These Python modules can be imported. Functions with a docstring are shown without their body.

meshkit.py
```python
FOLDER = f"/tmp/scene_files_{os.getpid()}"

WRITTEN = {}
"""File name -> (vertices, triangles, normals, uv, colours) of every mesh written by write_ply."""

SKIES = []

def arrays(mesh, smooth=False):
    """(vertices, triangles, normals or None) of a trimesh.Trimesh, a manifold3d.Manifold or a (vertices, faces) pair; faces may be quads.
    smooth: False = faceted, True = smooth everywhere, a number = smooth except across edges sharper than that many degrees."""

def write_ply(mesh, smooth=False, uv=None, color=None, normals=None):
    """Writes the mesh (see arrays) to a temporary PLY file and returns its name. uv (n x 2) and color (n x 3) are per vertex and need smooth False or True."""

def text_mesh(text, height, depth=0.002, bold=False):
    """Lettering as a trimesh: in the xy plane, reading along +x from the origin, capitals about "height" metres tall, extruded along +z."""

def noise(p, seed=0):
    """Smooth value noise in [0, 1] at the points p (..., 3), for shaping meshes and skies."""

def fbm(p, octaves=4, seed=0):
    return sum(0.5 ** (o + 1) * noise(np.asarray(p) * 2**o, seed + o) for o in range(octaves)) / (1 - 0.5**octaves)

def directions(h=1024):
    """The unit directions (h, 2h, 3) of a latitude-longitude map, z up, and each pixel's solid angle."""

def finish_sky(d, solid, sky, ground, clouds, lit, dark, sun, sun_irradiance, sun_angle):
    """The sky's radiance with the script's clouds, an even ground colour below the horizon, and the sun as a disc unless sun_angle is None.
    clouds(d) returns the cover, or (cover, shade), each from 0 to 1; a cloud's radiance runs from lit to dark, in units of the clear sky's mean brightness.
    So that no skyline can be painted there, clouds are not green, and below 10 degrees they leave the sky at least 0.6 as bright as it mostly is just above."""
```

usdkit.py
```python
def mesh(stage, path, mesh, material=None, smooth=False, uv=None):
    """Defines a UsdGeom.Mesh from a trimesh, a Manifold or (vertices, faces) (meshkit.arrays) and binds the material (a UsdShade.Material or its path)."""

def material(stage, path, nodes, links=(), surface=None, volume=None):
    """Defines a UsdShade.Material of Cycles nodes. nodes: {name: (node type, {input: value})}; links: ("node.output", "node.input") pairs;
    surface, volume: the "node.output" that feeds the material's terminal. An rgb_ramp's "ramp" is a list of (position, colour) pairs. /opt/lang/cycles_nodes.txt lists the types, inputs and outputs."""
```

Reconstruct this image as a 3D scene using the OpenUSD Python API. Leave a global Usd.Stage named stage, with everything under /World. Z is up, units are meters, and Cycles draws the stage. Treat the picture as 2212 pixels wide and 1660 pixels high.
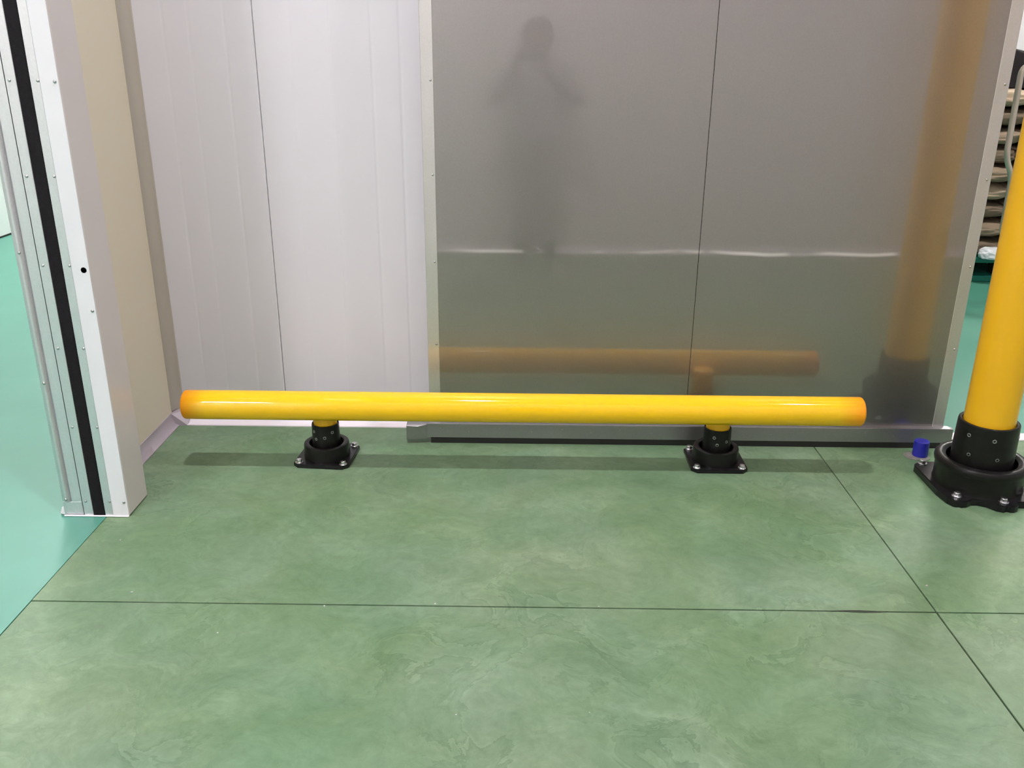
import math, random
import numpy as np
import trimesh
import manifold3d as m3
from shapely.geometry import Polygon, Point, LineString, box as sbox
from shapely.ops import unary_union
from pxr import Usd, UsdGeom, UsdLux, UsdShade, Gf, Sdf, Vt
import usdkit, meshkit

random.seed(7)
RNG = np.random.default_rng(7)
stage = Usd.Stage.CreateInMemory()
UsdGeom.SetStageUpAxis(stage, UsdGeom.Tokens.z)
UsdGeom.SetStageMetersPerUnit(stage, 1.0)
world = UsdGeom.Xform.Define(stage, '/World')
stage.SetDefaultPrim(world.GetPrim())
UsdGeom.Scope.Define(stage, '/World/Looks')

# ------------------------------------------------------------------ camera, light levels, exposure
EYE = (0.0, 0.0, 1.40)
YAW, PITCH, ROLL = map(math.radians, (-0.515, 20.47, 0.436))
FOCAL_PX, WIDTH_PX = 1910.0, 2212.0
EXPOSURE = 0.0
HALL_LAMP = 1380.0         # radiance of the round high-bay lamps of the hall
SIDE_LAMP = 100.0          # radiance of the flat lamps of the room on the left
STORE_FILL = 78.0          # radiance of the unseen lamps added to light the store room behind

cam = UsdGeom.Camera.Define(stage, '/World/camera')
cam.CreateHorizontalApertureAttr(36.0)
cam.CreateFocalLengthAttr(36.0 * FOCAL_PX / WIDTH_PX)
cam.CreateClippingRangeAttr(Gf.Vec2f(0.02, 100.0))
cam.CreateExposureAttr(EXPOSURE)
_f = np.array([math.sin(YAW) * math.cos(PITCH), math.cos(YAW) * math.cos(PITCH), -math.sin(PITCH)])
_r0 = np.array([math.cos(YAW), -math.sin(YAW), 0.0])
_u0 = np.cross(_r0, _f)
_r = math.cos(ROLL) * _r0 + math.sin(ROLL) * _u0
_u = np.cross(_r, _f)
_m = Gf.Matrix4d(*_r, 0, *_u, 0, *(-_f), 0, *EYE, 1)
cam.AddTransformOp().Set(_m)

# ------------------------------------------------------------------ helpers
used = {}


def numbered(parent, name):
    k = (parent, name)
    n = used.get(k, 0)
    used[k] = n + 1
    return f'{parent}/{name}' if n == 0 else f'{parent}/{name}_{n:03d}'


class T:
    """A prim that holds parts: its path and its origin in the world."""
    def __init__(self, path, origin):
        self.path, self.origin = path, np.asarray(origin, float)

    @property
    def prim(self):
        return stage.GetPrimAtPath(self.path)


def tag(prim, label=None, cat=None, group=None, kind=None):
    prim = prim.prim if isinstance(prim, T) else prim
    for k, v in (('label', label), ('category', cat), ('group', group), ('kind', kind)):
        if v:
            prim.SetCustomDataByKey(k, v)
    return prim


def thing(name, loc, label=None, cat=None, group=None, kind=None):
    p = numbered('/World', name)
    x = UsdGeom.Xform.Define(stage, p)
    x.AddTranslateOp().Set(Gf.Vec3d(*map(float, loc)))
    tag(x.GetPrim(), label, cat, group, kind)
    return T(p, loc)


def tm(mesh):
    if isinstance(mesh, m3.Manifold):
        m = mesh.to_mesh()
        return trimesh.Trimesh(m.vert_properties[:, :3], m.tri_verts, process=False)
    return mesh


def obj(name, mesh, mat, parent=None, smooth=32, label=None):
    """One Mesh prim; the mesh is given in world coordinates."""
    if isinstance(mesh, (list, tuple)):
        mesh = trimesh.util.concatenate([tm(a) for a in mesh])
    mesh = tm(mesh).copy()
    o = parent.origin if parent else np.zeros(3)
    mesh.apply_translation(-o)
    p = numbered(parent.path if parent else '/World', name)
    usdkit.mesh(stage, p, mesh, mat, smooth=smooth)
    if label:
        stage.GetPrimAtPath(p).SetCustomDataByKey('label', label)
    return T(p, o)


def bx(x0, x1, y0, y1, z0, z1, c=0.0):
    """A box; c chamfers its edges."""
    lo, hi = np.array([x0, y0, z0], float), np.array([x1, y1, z1], float)
    if c <= 0:
        b = trimesh.creation.box(hi - lo)
        b.apply_translation((lo + hi) / 2)
        return b
    pts = []
    for sx in (0, 1):
        for sy in (0, 1):
            for sz in (0, 1):
                s = np.array([sx, sy, sz])
                corner = np.where(s, hi, lo)
                inn = np.where(s, -c, c)
                for k in range(3):
                    d = inn.copy()
                    d[k] = 0
                    pts.append(corner + d)
    return trimesh.convex.convex_hull(np.array(pts))


def lathe(profile, at=(0, 0, 0), n=64, axis='z'):
    """Revolves (radius, height) points about z (or lays the axis along x / y)."""
    m = trimesh.creation.revolve(np.array(profile, float), sections=n)
    if m.volume < 0:
        m.invert()
    if axis == 'x':
        m.apply_transform(trimesh.transformations.rotation_matrix(math.pi / 2, [0, 1, 0]))
    if axis == 'y':
        m.apply_transform(trimesh.transformations.rotation_matrix(-math.pi / 2, [1, 0, 0]))
    m.apply_translation(at)
    return m


def extrude(poly, h, z=0.0):
    m = trimesh.creation.extrude_polygon(poly, h, engine='earcut')
    m.apply_translation([0, 0, z])
    return m


def tube(points, radius, n=12):
    pts = [np.asarray(p, float) for p in points]
    parts = []
    sph = m3.Manifold.sphere(radius, n)
    for a, b in zip(pts[:-1], pts[1:]):
        parts.append(m3.Manifold.batch_hull([sph.translate(tuple(a)), sph.translate(tuple(b))]))
    out = parts[0]
    for p in parts[1:]:
        out = out + p
    return out


def bend(points, r, n=6):
    """Rounds the corners of a polyline."""
    pts = [np.asarray(p, float) for p in points]
    out = [pts[0]]
    for a, b, c in zip(pts[:-2], pts[1:-1], pts[2:]):
        u, v = (a - b) / np.linalg.norm(a - b), (c - b) / np.linalg.norm(c - b)
        k = min(r, 0.45 * np.linalg.norm(a - b), 0.45 * np.linalg.norm(c - b))
        p0, p2 = b + u * k, b + v * k
        for t in np.linspace(0, 1, n):
            out.append((1 - t) ** 2 * p0 + 2 * t * (1 - t) * b + t * t * p2)
    return out + [pts[-1]]


def screw_head(x, y, z, r=0.006, direction=(0, -1, 0), h=0.003):
    """A small domed pan head standing on a face that looks along direction."""
    prof = [(0, 0), (r, 0), (r, h * 0.35), (r * 0.75, h * 0.8), (r * 0.35, h), (0, h)]
    m = lathe(prof, n=14)
    m.apply_transform(trimesh.geometry.align_vectors([0, 0, 1], direction))
    m.apply_translation([x, y, z])
    return m


def hex_bolt(x, y, z, rot=0.0, s=1.0):
    """Washer, hexagon head and stud end."""
    w = lathe([(0, 0), (0.0145 * s, 0), (0.0145 * s, 0.002 * s), (0.0135 * s, 0.0028 * s), (0, 0.0028 * s)], n=24)
    hexa = Polygon([(0.0105 * s * math.cos(a), 0.0105 * s * math.sin(a)) for a in np.arange(6) * math.pi / 3 + rot])
    h = extrude(hexa, 0.0085 * s, 0.0028 * s)
    top = lathe([(0, 0.0113 * s), (0.0088 * s, 0.0113 * s), (0.0075 * s, 0.0128 * s), (0, 0.0128 * s)], n=18)
    m = trimesh.util.concatenate([w, h, top])
    m.apply_translation([x, y, z])
    return m


def socket_screw(cx, cy, R, deg, z, r=0.006):
    """A ring-shaped grub screw set into the wall of a collar of radius R."""
    a = math.radians(deg)
    d = np.array([math.cos(a), math.sin(a), 0.0])
    m = lathe([(r * 0.5, -0.002), (r, -0.002), (r, 0.0006), (r * 0.86, 0.0012), (r * 0.6, 0.0012), (r * 0.5, 0.0004), (r * 0.5, -0.002)], n=18)
    m.apply_transform(trimesh.geometry.align_vectors([0, 0, 1], d))
    m.apply_translation(np.array([cx, cy, z]) + d * R)
    return m


# ------------------------------------------------------------------ materials
def mat(name, nodes, links, surface='p.BSDF'):
    return usdkit.material(stage, '/World/Looks/' + name, nodes, links, surface=surface)


def plain(name, color, rough=0.5, metallic=0.0, noise=0.0, scale=6.0, bump=0.0, bump_scale=200.0, coat=0.0, spec=0.5, ior=1.5):
    """A surface with a little tone variation and fine relief."""
    n = {'p': ('principled_bsdf', {'base_color': color, 'roughness': rough, 'metallic': metallic, 'coat_weight': coat, 'specular_ior_level': spec, 'ior': ior}),
         'g': ('geometry', {})}
    l = []
    if noise > 0:
        c = np.array(color)
        n['n'] = ('noise_texture', {'scale': scale, 'detail': 4.0, 'roughness': 0.55})
        n['r'] = ('rgb_ramp', {'ramp': [(0.3, tuple(c * (1 - noise))), (0.7, tuple(np.minimum(c * (1 + noise), 1)))]})
        l += [('g.position', 'n.vector'), ('n.fac', 'r.fac'), ('r.color', 'p.base_color')]
    if bump > 0:
        n['bn'] = ('noise_texture', {'scale': bump_scale, 'detail': 2.0})
        n['b'] = ('bump', {'strength': bump, 'distance': 0.001})
        l += [('g.position', 'bn.vector'), ('bn.fac', 'b.height'), ('b.normal', 'p.normal')]
    return mat(name, n, l)


def concrete():
    n = {'g': ('geometry', {}), 'p': ('principled_bsdf', {'roughness': 0.46, 'specular_ior_level': 0.28}),
         'warp': ('noise_texture', {'scale': 2.2, 'detail': 3.0, 'roughness': 0.6}),
         'wadd': ('vector_math', {'math_type': 'multiply_add', 'vector2': (0.22, 0.22, 0.0)}),
         'map': ('mapping', {'scale': (1.0, 1.12, 1.0), 'rotation': (0, 0, 0.5)}),
         'big': ('noise_texture', {'scale': 1.5, 'detail': 5.0, 'roughness': 0.55}),
         'bigr': ('rgb_ramp', {'ramp': [(0.30, (0.122, 0.222, 0.108)), (0.5, (0.158, 0.250, 0.138)), (0.72, (0.203, 0.284, 0.180))]}),
         'mid': ('noise_texture', {'scale': 4.6, 'detail': 9.0, 'roughness': 0.66, 'distortion': 0.5}),
         'midr': ('rgb_ramp', {'ramp': [(0.30, (0.76, 0.81, 0.76)), (0.44, (0.94, 0.955, 0.94)), (0.52, (1.0, 1.0, 1.0)), (0.57, (1.10, 1.08, 1.11)), (0.74, (1.26, 1.20, 1.28))]}),
         'fine': ('noise_texture', {'scale': 30.0, 'detail': 8.0, 'roughness': 0.75, 'distortion': 0.2}),
         'finer': ('rgb_ramp', {'ramp': [(0.30, (0.84, 0.86, 0.84)), (0.5, (1, 1, 1)), (0.72, (1.15, 1.13, 1.16))]}),
         'ridge': ('noise_texture', {'scale': 5.5, 'detail': 6.0, 'roughness': 0.6, 'distortion': 0.7}),
         'ridger': ('rgb_ramp', {'ramp': [(0.0, (1, 1, 1)), (0.45, (1, 1, 1)), (0.493, (1.14, 1.11, 1.14)), (0.503, (0.78, 0.82, 0.78)), (0.515, (0.88, 0.90, 0.88)), (0.55, (1, 1, 1)), (1.0, (1, 1, 1))]}),
         'patch': ('noise_texture', {'scale': 1.7, 'detail': 2.0, 'distortion': 0.5}),
         'patchr': ('rgb_ramp', {'ramp': [(0.44, (0.1, 0.1, 0.1)), (0.60, (1, 1, 1))]}),
         'hue': ('noise_texture', {'scale': 2.6, 'detail': 3.0, 'distortion': 0.8}),
         'huer': ('rgb_ramp', {'ramp': [(0.35, (0.97, 1.0, 1.06)), (0.55, (1, 1, 1)), (0.72, (1.01, 1.0, 0.95))]}),
         'm1': ('mix_color', {'blend_type': 'multiply', 'fac': 1.0, 'use_clamp': False}),
         'm2': ('mix_color', {'blend_type': 'multiply', 'fac': 1.0, 'use_clamp': False}),
         'm3': ('mix_color', {'blend_type': 'multiply', 'use_clamp': False}),
         'm4': ('mix_color', {'blend_type': 'multiply', 'fac': 1.0, 'use_clamp': False}),
         'bmp': ('bump', {'strength': 0.25, 'distance': 0.002}),
         'rr': ('map_range', {'from_min': 0.3, 'from_max': 0.7, 'to_min': 0.40, 'to_max': 0.54})}
    l = [('g.position', 'warp.vector'), ('warp.color', 'wadd.vector1'), ('g.position', 'wadd.vector3'), ('wadd.vector', 'map.vector')]
    for t in ('big', 'mid', 'fine', 'ridge', 'patch', 'hue'):
        l.append(('map.vector', t + '.vector'))
    l += [('big.fac', 'bigr.fac'), ('mid.fac', 'midr.fac'), ('fine.fac', 'finer.fac'), ('ridge.fac', 'ridger.fac'), ('patch.fac', 'patchr.fac'), ('hue.fac', 'huer.fac'),
          ('bigr.color', 'm1.a'), ('midr.color', 'm1.b'), ('m1.result', 'm2.a'), ('finer.color', 'm2.b'),
          ('m2.result', 'm3.a'), ('ridger.color', 'm3.b'), ('patchr.color', 'm3.fac'), ('m3.result', 'm4.a'), ('huer.color', 'm4.b'), ('m4.result', 'p.base_color'),
          ('fine.fac', 'bmp.height'), ('bmp.normal', 'p.normal'), ('mid.fac', 'rr.value'), ('rr.result', 'p.roughness')]
    return mat('green_concrete', n, l)


def steel(name, color, sharp=0.12, wide=0.45, fac=0.5, painted_glint=False, wave=0.0):
    """Mill-finish sheet: a clear core inside a broad haze; scuff adds a pale line at 0.74 m, painted in place of the reflected skirting."""
    n = {'g': ('geometry', {}),
         'a': ('principled_bsdf', {'base_color': color, 'metallic': 1.0, 'roughness': sharp}),
         'b': ('principled_bsdf', {'base_color': color, 'metallic': 1.0, 'roughness': wide}),
         'x': ('mix_closure', {'fac': fac}),
         'map': ('mapping', {'scale': (1.0, 1.0, 1.0)}),
         'grain': ('noise_texture', {'scale': 160.0, 'detail': 3.0}),
         'gr': ('rgb_ramp', {'ramp': [(0.3, tuple(np.array(color) * 0.97)), (0.7, tuple(np.array(color) * 1.03))]})}
    l = [('g.position', 'map.vector'), ('map.vector', 'grain.vector'), ('grain.fac', 'gr.fac'), ('gr.color', 'a.base_color'), ('gr.color', 'b.base_color'),
         ('a.BSDF', 'x.closure1'), ('b.BSDF', 'x.closure2')]
    if wave > 0:
        n['wv'] = ('noise_texture', {'scale': 2.3, 'detail': 1.0})
        n['wb'] = ('bump', {'strength': 1.0, 'distance': wave})
        l += [('g.position', 'wv.vector'), ('wv.fac', 'wb.height'), ('wb.normal', 'a.normal'), ('wb.normal', 'b.normal')]
    if not painted_glint:
        return mat(name, n, l, 'x.closure')
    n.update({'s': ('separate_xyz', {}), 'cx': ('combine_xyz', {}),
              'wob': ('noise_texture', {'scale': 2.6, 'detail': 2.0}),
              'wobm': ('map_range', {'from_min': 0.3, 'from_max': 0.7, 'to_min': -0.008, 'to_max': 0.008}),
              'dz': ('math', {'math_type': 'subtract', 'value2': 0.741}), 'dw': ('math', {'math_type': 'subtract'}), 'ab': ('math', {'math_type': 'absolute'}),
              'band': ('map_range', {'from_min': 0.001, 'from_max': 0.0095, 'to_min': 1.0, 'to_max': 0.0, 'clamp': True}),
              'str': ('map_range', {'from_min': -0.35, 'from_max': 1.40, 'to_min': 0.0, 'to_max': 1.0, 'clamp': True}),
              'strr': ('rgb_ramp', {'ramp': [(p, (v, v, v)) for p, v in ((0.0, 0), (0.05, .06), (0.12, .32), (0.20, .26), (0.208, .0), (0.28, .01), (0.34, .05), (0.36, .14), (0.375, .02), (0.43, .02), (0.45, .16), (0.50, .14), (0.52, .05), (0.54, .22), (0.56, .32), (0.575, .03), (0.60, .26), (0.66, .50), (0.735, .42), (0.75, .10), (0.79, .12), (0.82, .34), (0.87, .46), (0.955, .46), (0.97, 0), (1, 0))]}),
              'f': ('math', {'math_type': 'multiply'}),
              'glint': ('diffuse_bsdf', {'color': (0.80, 0.77, 0.74)}), 'y': ('mix_closure', {})})  # pale diffuse layer that paints the glint of the opposite skirting
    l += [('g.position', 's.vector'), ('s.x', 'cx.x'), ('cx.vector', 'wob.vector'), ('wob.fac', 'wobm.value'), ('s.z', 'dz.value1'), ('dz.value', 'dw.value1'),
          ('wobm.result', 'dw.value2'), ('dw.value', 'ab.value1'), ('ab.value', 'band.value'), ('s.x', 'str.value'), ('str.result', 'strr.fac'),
          ('band.result', 'f.value1'), ('strr.color', 'f.value2'), ('f.value', 'y.fac'), ('x.closure', 'y.closure1'), ('glint.BSDF', 'y.closure2')]
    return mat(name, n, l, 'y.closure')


def rail_plastic():
    """Glossy yellow tube whose colour turns orange in the last few centimetres at each end."""
    n = {'g': ('geometry', {}), 's': ('separate_xyz', {}), 'c': ('math', {'math_type': 'subtract', 'value2': 0.01}), 'a': ('math', {'math_type': 'absolute'}),
         'nz': ('noise_texture', {'scale': 9.0, 'detail': 2.0}), 'ad': ('math', {'math_type': 'multiply_add', 'value2': 0.06}),
         'r': ('map_range', {'from_min': 1.12, 'from_max': 1.215, 'to_min': 0.0, 'to_max': 1.0, 'clamp': True}),
         'm': ('mix_color', {'a': (0.93, 0.57, 0.010), 'b': (0.93, 0.335, 0.006)}),
         'p': ('principled_bsdf', {'roughness': 0.06, 'specular_ior_level': 0.5})}
    l = [('g.position', 's.vector'), ('s.x', 'c.value1'), ('c.value', 'a.value1'), ('g.position', 'nz.vector'), ('nz.fac', 'ad.value1'), ('a.value', 'ad.value3'),
         ('ad.value', 'r.value'), ('r.result', 'm.fac'), ('m.result', 'p.base_color')]
    return mat('yellow_rail_plastic', n, l)


def emitter(name, color, strength):
    return mat(name, {'e': ('emission', {'color': color, 'strength': strength})}, [], 'e.emission')


M = dict(
    concrete=concrete(),
    joint=plain('joint_dark', (0.035, 0.045, 0.03), 0.9),
    mint=plain('mint_resin', (0.082, 0.290, 0.210), 0.42, noise=0.045, scale=3.0),
    panel=plain('white_wall_panel', (0.675, 0.668, 0.70), 0.42, noise=0.012, scale=1.3),
    cream=plain('cream_wall_panel', (0.69, 0.63, 0.485), 0.45, noise=0.015, scale=2.0),
    rear=plain('bright_white_panel', (0.76, 0.735, 0.73), 0.5),
    far=plain('pale_far_wall', (0.84, 0.84, 0.82), 0.6),
    lilac=plain('pale_lilac_wall', (0.74, 0.70, 0.74), 0.6),
    ceiling=plain('white_ceiling', (0.78, 0.77, 0.76), 0.7),
    pvc=plain('white_pvc', (0.84, 0.79, 0.83), 0.32, noise=0.02, scale=5),
    pvcshade=plain('shaded_white_pvc', (0.40, 0.355, 0.385), 0.32, noise=0.03, scale=5),  # white skirting with the shade of the jamb put into its colour
    corner=plain('shade_toned_corner_profile', (0.41, 0.375, 0.315), 0.5),  # darkened base colour stands for the shade in the wall corner
    jambside=plain('pale_jamb_sheet', (0.62, 0.575, 0.555), 0.30, noise=0.02, scale=4),
    jambwhite=plain('white_jamb_face', (0.80, 0.79, 0.82), 0.35),
    galv=steel('galvanised_steel', (0.72, 0.71, 0.73), 0.30, 0.60, 0.75),
    door=steel('stainless_door_sheet', (0.395, 0.368, 0.36), 0.045, 0.44, 0.72, painted_glint=True),
    alu=steel('aluminium_edge_trim', (0.70, 0.675, 0.66), 0.16, 0.55, 0.7),
    railsteel=steel('brushed_rail_steel', (0.41, 0.40, 0.41), 0.26, 0.52, 0.7),
    brush=plain('black_brush_seal', (0.011, 0.0095, 0.011), 0.85, spec=0.2, noise=0.3, scale=160, bump=0.6, bump_scale=500),
    rubber=plain('black_rubber', (0.014, 0.014, 0.013), 0.7),
    cast=plain('black_cast_plastic', (0.010, 0.0095, 0.009), 0.26, noise=0.25, scale=30, bump=0.15, bump_scale=260, spec=0.28),
    castgloss=plain('black_painted_plate', (0.011, 0.0105, 0.0115), 0.2, noise=0.25, scale=30, bump=0.3, bump_scale=150, spec=0.35),
    rail=rail_plastic(),
    yellow=plain('yellow_post_plastic', (0.93, 0.515, 0.012), 0.28, coat=0.2, noise=0.02, scale=4),
    zinc=plain('zinc_bolt', (0.72, 0.72, 0.74), 0.25, metallic=1.0, noise=0.06, scale=150),
    screw=plain('screw_steel', (0.50, 0.50, 0.50), 0.32, metallic=1.0),
    darkscrew=plain('dull_grub_screw', (0.30, 0.30, 0.30), 0.4, metallic=0.8),
    hole=plain('dark_hole', (0.012, 0.011, 0.011), 0.8),
    blue=plain('bright_blue_plastic', (0.020, 0.022, 0.36), 0.40, noise=0.05, scale=60),
    stain=plain('grey_sealant', (0.25, 0.24, 0.21), 0.3, noise=0.2, scale=60),
    teal=plain('teal_pallet_plastic', (0.012, 0.19, 0.145), 0.45),
    sack=plain('brown_paper_sack', (0.285, 0.21, 0.15), 0.75, noise=0.12, scale=9, bump=0.5, bump_scale=60),
    sackdark=plain('dark_paper_sack', (0.165, 0.12, 0.083), 0.75, noise=0.15, scale=9, bump=0.5, bump_scale=60),
    sacklight=plain('pale_paper_sack', (0.45, 0.34, 0.245), 0.7, noise=0.10, scale=9, bump=0.5, bump_scale=60),
    whitebag=plain('white_plastic_bag', (0.78, 0.80, 0.86), 0.4, noise=0.05, scale=12, bump=0.6, bump_scale=50),
    blackbag=plain('black_plastic_sheet', (0.014, 0.011, 0.013), 0.6, bump=0.4, bump_scale=30, spec=0.2),
    chrome=plain('satin_stainless_tube', (0.62, 0.52, 0.45), 0.2, metallic=0.5),
    crumb=plain('white_crumb', (0.85, 0.85, 0.82), 0.7),
    skin=plain('skin', (0.17, 0.095, 0.065), 0.5),
    hair=plain('dark_hair', (0.02, 0.014, 0.01), 0.6, bump=0.6, bump_scale=120),
    shirt=plain('grey_jacket_cloth', (0.27, 0.255, 0.26), 0.85, bump=0.3, bump_scale=300),
    trouser=plain('grey_trouser_cloth', (0.25, 0.235, 0.24), 0.85),
    shoe=plain('black_shoe_leather', (0.015, 0.014, 0.013), 0.4),
    phone=plain('black_phone_case', (0.015, 0.015, 0.016), 0.3),
    housing=plain('grey_lamp_housing', (0.45, 0.45, 0.46), 0.5),
    hall_glow=emitter('hall_lamp_glow', (1.0, 0.925, 0.99), HALL_LAMP),
    side_glow=emitter('side_lamp_glow', (1.0, 0.935, 1.02), SIDE_LAMP),
    hall_glow_dim=emitter('hall_lamp_glow_dim', (1.0, 0.925, 0.99), HALL_LAMP * 0.6),
    added_glow_far=emitter('added_lamp_glow_far', (1.0, 0.95, 0.98), SIDE_LAMP * 1.8),
    added_store_glow=emitter('added_store_lamp_glow', (1.0, 0.94, 0.88), STORE_FILL),
)

# ------------------------------------------------------------------ the setting
WB = 3.29            # face of the white back wall
WL = -1.385          # face of the left wall
X0, X1, Y0 = -1.385, 4.6, -0.375
TOP = 5.2

floor = thing('floor', (0, 0, 0), 'green mottled concrete floor cut into slabs by thin joints', None, None, 'structure')
xs = [-1.320, 1.129, X1]
ys = [-0.47, 2.0275, 3.225]
G = 0.0022
for i in range(len(xs) - 1):
    for j in range(len(ys) - 1):
        x0, x1, y0, y1 = xs[i], xs[i + 1], ys[j], ys[j + 1]
        if i == 0 and j == 1:                        # this slab runs on under the jamb and the walls
            obj('slab', extrude(Polygon([(x0 + G, y0 + G), (x1 - G, y0 + G), (x1 - G, 3.50), (-1.42, 3.50), (-1.42, 2.522), (x0 + G, 2.522)]), 0.12, -0.12), M['concrete'], floor, smooth=False)
        else:
            obj('slab', bx(x0 + G, x1 - G, y0 + G, y1 - G, -0.12, 0.0, 0.0012), M['concrete'], floor, smooth=False)
obj('slab', bx(1.129 + G, 1.5, 3.225 + G, 3.50, -0.12, -0.0002), M['concrete'], floor, smooth=False)
obj('joint_filler', bx(-1.43, X1, -0.47, 3.5, -0.13, -0.007), M['joint'], floor, smooth=False)
# chipped edge of the cross joint
chip = Polygon([(0.845, 2.0285), (0.87, 2.0245), (0.90, 2.0225), (0.935, 2.0205), (0.975, 2.0228), (1.0, 2.0268), (0.96, 2.0300), (0.92, 2.0320), (0.88, 2.0306)])
obj('joint_chip', extrude(chip, 0.0006, 0.0), M['joint'], floor, smooth=False, label='small dark chip along the cross joint')

fl = thing('floor_left', (-3.5, 2.5, 0), 'mint green resin floor of the room on the left', None, None, 'structure')
obj('resin', extrude(Polygon([(-4.2, -3.5), (xs[0], -3.5), (xs[0], 2.519), (-1.421, 2.519), (-1.421, 9.0), (-4.2, 9.0)]), 0.1202, -0.12), M['mint'], fl, smooth=False)
fb = thing('floor_back', (3.0, 6.0, 0), 'mint green resin floor of the store room beyond the steel door', None, None, 'structure')
obj('resin', bx(1.502, 7.5, 3.235, 9.0, -0.12, 0.0), M['mint'], fb, smooth=False)
obj('resin', bx(-1.3, 1.498, 3.52, 9.0, -0.12, 0.0), M['mint'], fb, smooth=False)
obj('trim_1', bx(1.52, X1, 3.178, 3.243, -0.01, 0.005, 0.003), M['pvc'])
tag(stage.GetPrimAtPath('/World/trim_1'), 'white threshold strip between the green and the mint floor', None, None, 'structure')

# white back wall of ribbed sandwich panels
wb = thing('wall_back', (-0.4, WB, 0), 'white ribbed sandwich panel wall behind the yellow rail', None, None, 'structure')


def ribbed(x0, x1, ribs, z0, z1, face, back):
    """A panel whose front carries shallow vertical creases."""
    pts = [(x0, back), (x0, face + 0.003), (x0 + 0.003, face)]
    for r, d in ribs:
        pts += [(r - 0.009, face), (r - 0.004, face + d), (r + 0.004, face + d), (r + 0.009, face)]
    pts += [(x1 - 0.003, face), (x1, face + 0.003), (x1, back)]
    poly = Polygon(pts)
    return extrude(poly, z1 - z0, z0)


seams = [-1.44, -0.936, 0.064, 0.75, 1.50]
rib_d = [[(-1.25, .0016), (-1.161, .0010), (-1.037, .0018)], [(-0.81, .001), (-0.67, .0012), (-0.529, .0022), (-0.429, .0022), (-0.30, .0012), (-0.15, .001)], [(0.3, .002), (0.5, .002)], [(0.95, .002), (1.2, .002)]]
for k in range(4):
    obj('panel', ribbed(seams[k] + 0.0008, seams[k + 1] - 0.0008, rib_d[k], 0.0, TOP, WB, WB + 0.10), M['panel'], wb, smooth=25)
obj('panel', ribbed(1.5015, X1, [(2.2, .002), (3.0, .002)], 3.0, TOP, WB, WB + 0.10), M['panel'], wb, smooth=25)
obj('panel', bx(3.4, X1, WB, WB + 0.10, 0.0, 2.999), M['panel'], wb, smooth=False)

# left wall (cream panel) and the wall above and before the opening
wl = thing('wall_left', (WL, 2.9, 0), 'cream sandwich panel side wall behind the door jamb', None, None, 'structure')
obj('panel', bx(WL - 0.075, WL, 2.655, WB - 0.002, 0.0, TOP), M['cream'], wl, smooth=False)
obj('panel', bx(WL - 0.075, WL, Y0, 2.653, 3.25, TOP), M['cream'], wl, smooth=False)
obj('panel', bx(WL - 0.075, WL, -3.5, Y0 - 0.102, 0.0, 4.7), M['cream'], wl, smooth=False)

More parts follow.
